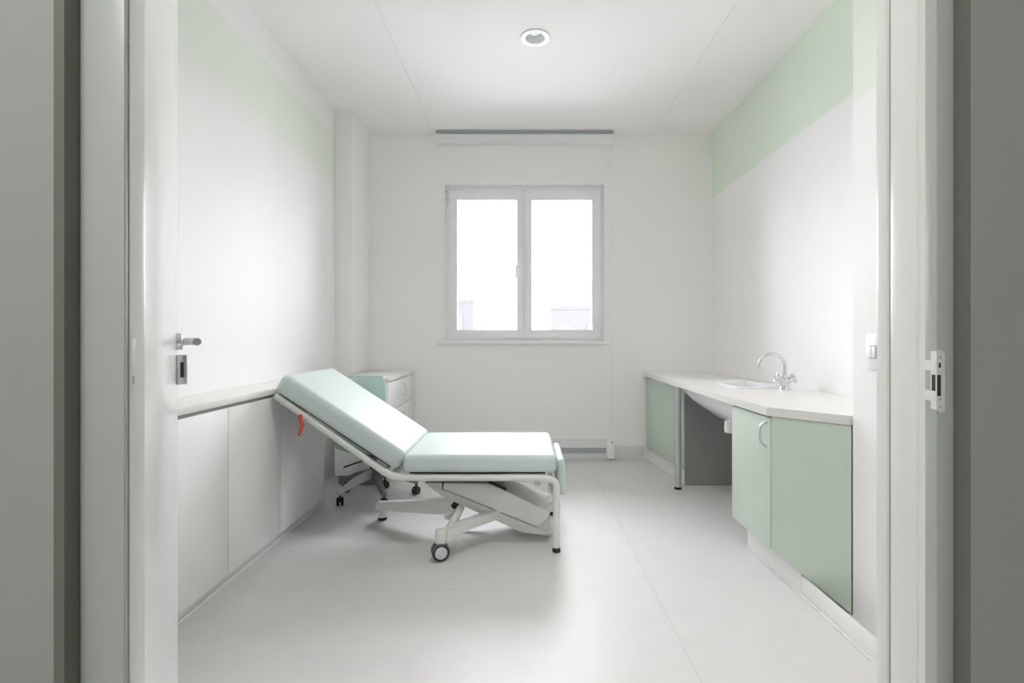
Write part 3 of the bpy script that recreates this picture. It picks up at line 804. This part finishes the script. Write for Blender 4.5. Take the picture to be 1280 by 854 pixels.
# underside, bulging below the worktop
ux = lambda x0, x1, y0, y1, r: rrect(x0, x1, y0, y1, r, 6)
loft('underside', [(ux(1.205, 1.70, 2.93, 3.945, 0.04), CB-0.0008), (ux(1.207, 1.70, 2.93, 3.935, 0.05), CB-0.045), (ux(1.222, 1.69, 2.94, 3.84, 0.10), CB-0.085),
                   (ux(1.245, 1.68, 2.95, 3.70, 0.12), CB-0.120), (ux(1.275, 1.66, 2.97, 3.50, 0.12), CB-0.158), (ux(1.33, 1.62, 3.0, 3.38, 0.10), CB-0.178), (ux(1.40, 1.55, 3.1, 3.26, 0.05), CB-0.186)], 'ceramic', sk, cap=True, capstart=True)
tube('waste_pipe', fillet([(1.45, 3.15, CB-0.185), (1.45, 3.15, 0.50), (1.60, 3.15, 0.47), (1.60, 3.15, 0.53), (XR-0.004, 3.15, 0.53)], 0.04), 0.02, 'plastic_white', sk, 12)
lathe('trap_cup', [(0.034, 0.0), (0.036, 0.03), (0.034, 0.07), (0.022, 0.08)], (1.315, 3.30, 0.545), 'plastic_white', sk, 16)
lathe('drain', [(0.022, 0.0), (0.020, 0.002), (0.0001, 0.001)], (1.50, 3.55, CT-0.1148), 'chrome', sk, 20)

# mixer tap
tx, ty = 1.632, 3.235
tp = thing('mixer_tap', 'chrome swan-neck mixer tap with two cross handles beside the basin', 'tap', (tx, ty, CT))
body = lathe('body', [(0.034, 0.0005), (0.033, 0.010), (0.026, 0.018), (0.024, 0.045), (0.027, 0.055), (0.026, 0.070), (0.016, 0.080), (0.014, 0.090), (0.0001, 0.091)], (tx, ty, CT), 'chrome', tp, 24)
z0 = CT+0.085; arc = [(tx, ty, z0), (tx+0.002, ty, z0+0.03)]
cxr, rr = tx-0.068, 0.068
sd = Vector((-0.97, 0.24, 0)).normalized()
top = Vector((tx, ty, z0+0.06))
arc = [Vector((tx, ty, z0)), Vector((tx, ty, z0+0.045))]
for k in range(0, 13):
    a = math.radians(180-k*15.5)
    arc.append(top+sd*(0.075+0.075*math.cos(a))+Vector((0, 0, 0.075*math.sin(a))))
sp = tube('spout', arc, [0.0125]*2+[0.0115]*11+[0.0105]*2, 'chrome', tp, 14)
e2 = arc[-1]; e1 = arc[-2]; dd2 = (e2-e1).normalized()
tube('aerator', [e2, e2+dd2*0.012], 0.0125, 'chrome', sp, 14)
for s in (-1, 1):
    ax_ = Vector((s*0.80, -0.25*s, 0.42)).normalized()
    p0 = Vector((tx, ty, CT+0.048)); p1 = p0+ax_*0.050
    h = tube('valve', [p0+ax_*0.018, p1], [0.020, 0.017], 'chrome', tp, 14)
    u1 = ax_.cross(Vector((0, 1, 0))).normalized(); u2 = ax_.cross(u1)
    bm = bmesh.new()
    for u in (u1, u2):
        bm_tube(bm, [p1+ax_*0.006-u*0.028, p1+ax_*0.006-u*0.008, p1+ax_*0.006+u*0.008, p1+ax_*0.006+u*0.028], [0.010, 0.007, 0.007, 0.010], 8)
    bm_tube(bm, [p1-ax_*0.002, p1+ax_*0.018], [0.015, 0.011], 12)
    obj('cross_handle', bm, 'chrome', h, 50)

# ------------------------------------------------------------------ light switch on the pier
swy = 2.005; swz = P(0, 440, 2.02).z
sw = thing('light_switch', 'white light switch plate with two rocker keys by the door', 'switch', (XP, swy, swz-0.07))
box('plate', (XP-0.009, swy-0.045, swz-0.070), (XP-0.0003, swy+0.045, swz+0.070), 'plastic_white', sw, bev=0.004)
box('switch_well', (XP-0.0102, swy-0.022, swz-0.026), (XP-0.0088, swy+0.022, swz+0.026), 'upvc_grey', sw)
for s in (-1, 1):
    box('rocker', (XP-0.0135, swy+s*0.0102-0.009, swz-0.022), (XP-0.0103, swy+s*0.0102+0.009, swz+0.022), 'plastic_white', sw, bev=0.001)

# ------------------------------------------------------------------ added fill lamp on the corridor ceiling (out of view, behind the camera)
lm = thing('corridor_fill_lamp', 'added flat square white fill lamp on the corridor ceiling', 'light', (-0.6, -0.6, 2.6))
box('housing', (-0.92, -0.92, 2.555), (-0.28, -0.28, 2.5995), 'plastic_white', lm, bev=0.004)
mat('corridor_fill_diffuser', (0.9, 0.9, 0.9), 0.4, emit=(1, 0.985, 0.96), estr=9.0)  # glow of the added lamp, lighting the doorway and the room beyond
box('diffuser', (-0.90, -0.90, 2.548), (-0.30, -0.30, 2.5545), 'corridor_fill_diffuser', lm)

# ------------------------------------------------------------------ outside: pale buildings below an overcast sky
struct(box('ground_outside', (-60, 8, -7.2), (60, 90, -7.0), 'outdoor_ground'))
def building(label, x0, x1, y0, dep, ztop, xs, floors):
    t = thing('building', label, 'building', ((x0+x1)/2, y0+dep/2, -7.0))
    box('wall', (x0, y0, -7.0), (x1, y0+dep, ztop), 'facade', t)
    box('roof_edge', (x0-0.02, y0-0.02, ztop), (x1+0.02, y0+dep+0.02, ztop+0.25), 'facade', t)
    for z in floors:
        x = x0+0.5
        while x+1.2 < x1:
            box('window', (x, y0-0.03, z), (x+xs*0.5, y0+0.02, z+1.5), 'facade_window', t)
            x += xs
    return t
building('pale flat-roofed building with tall windows seen through the right pane', P(688, 0, 30).x, 12.0, 30.0, 10.0, P(0, 387, 30).z, 1.6, (0.4, -2.8, -6.0))
building('faint pale building seen through the left pane', -9.0, P(592, 0, 44).x, 44.0, 9.0, P(0, 378, 44).z, 2.2, (1.6, -1.8, -5.2))
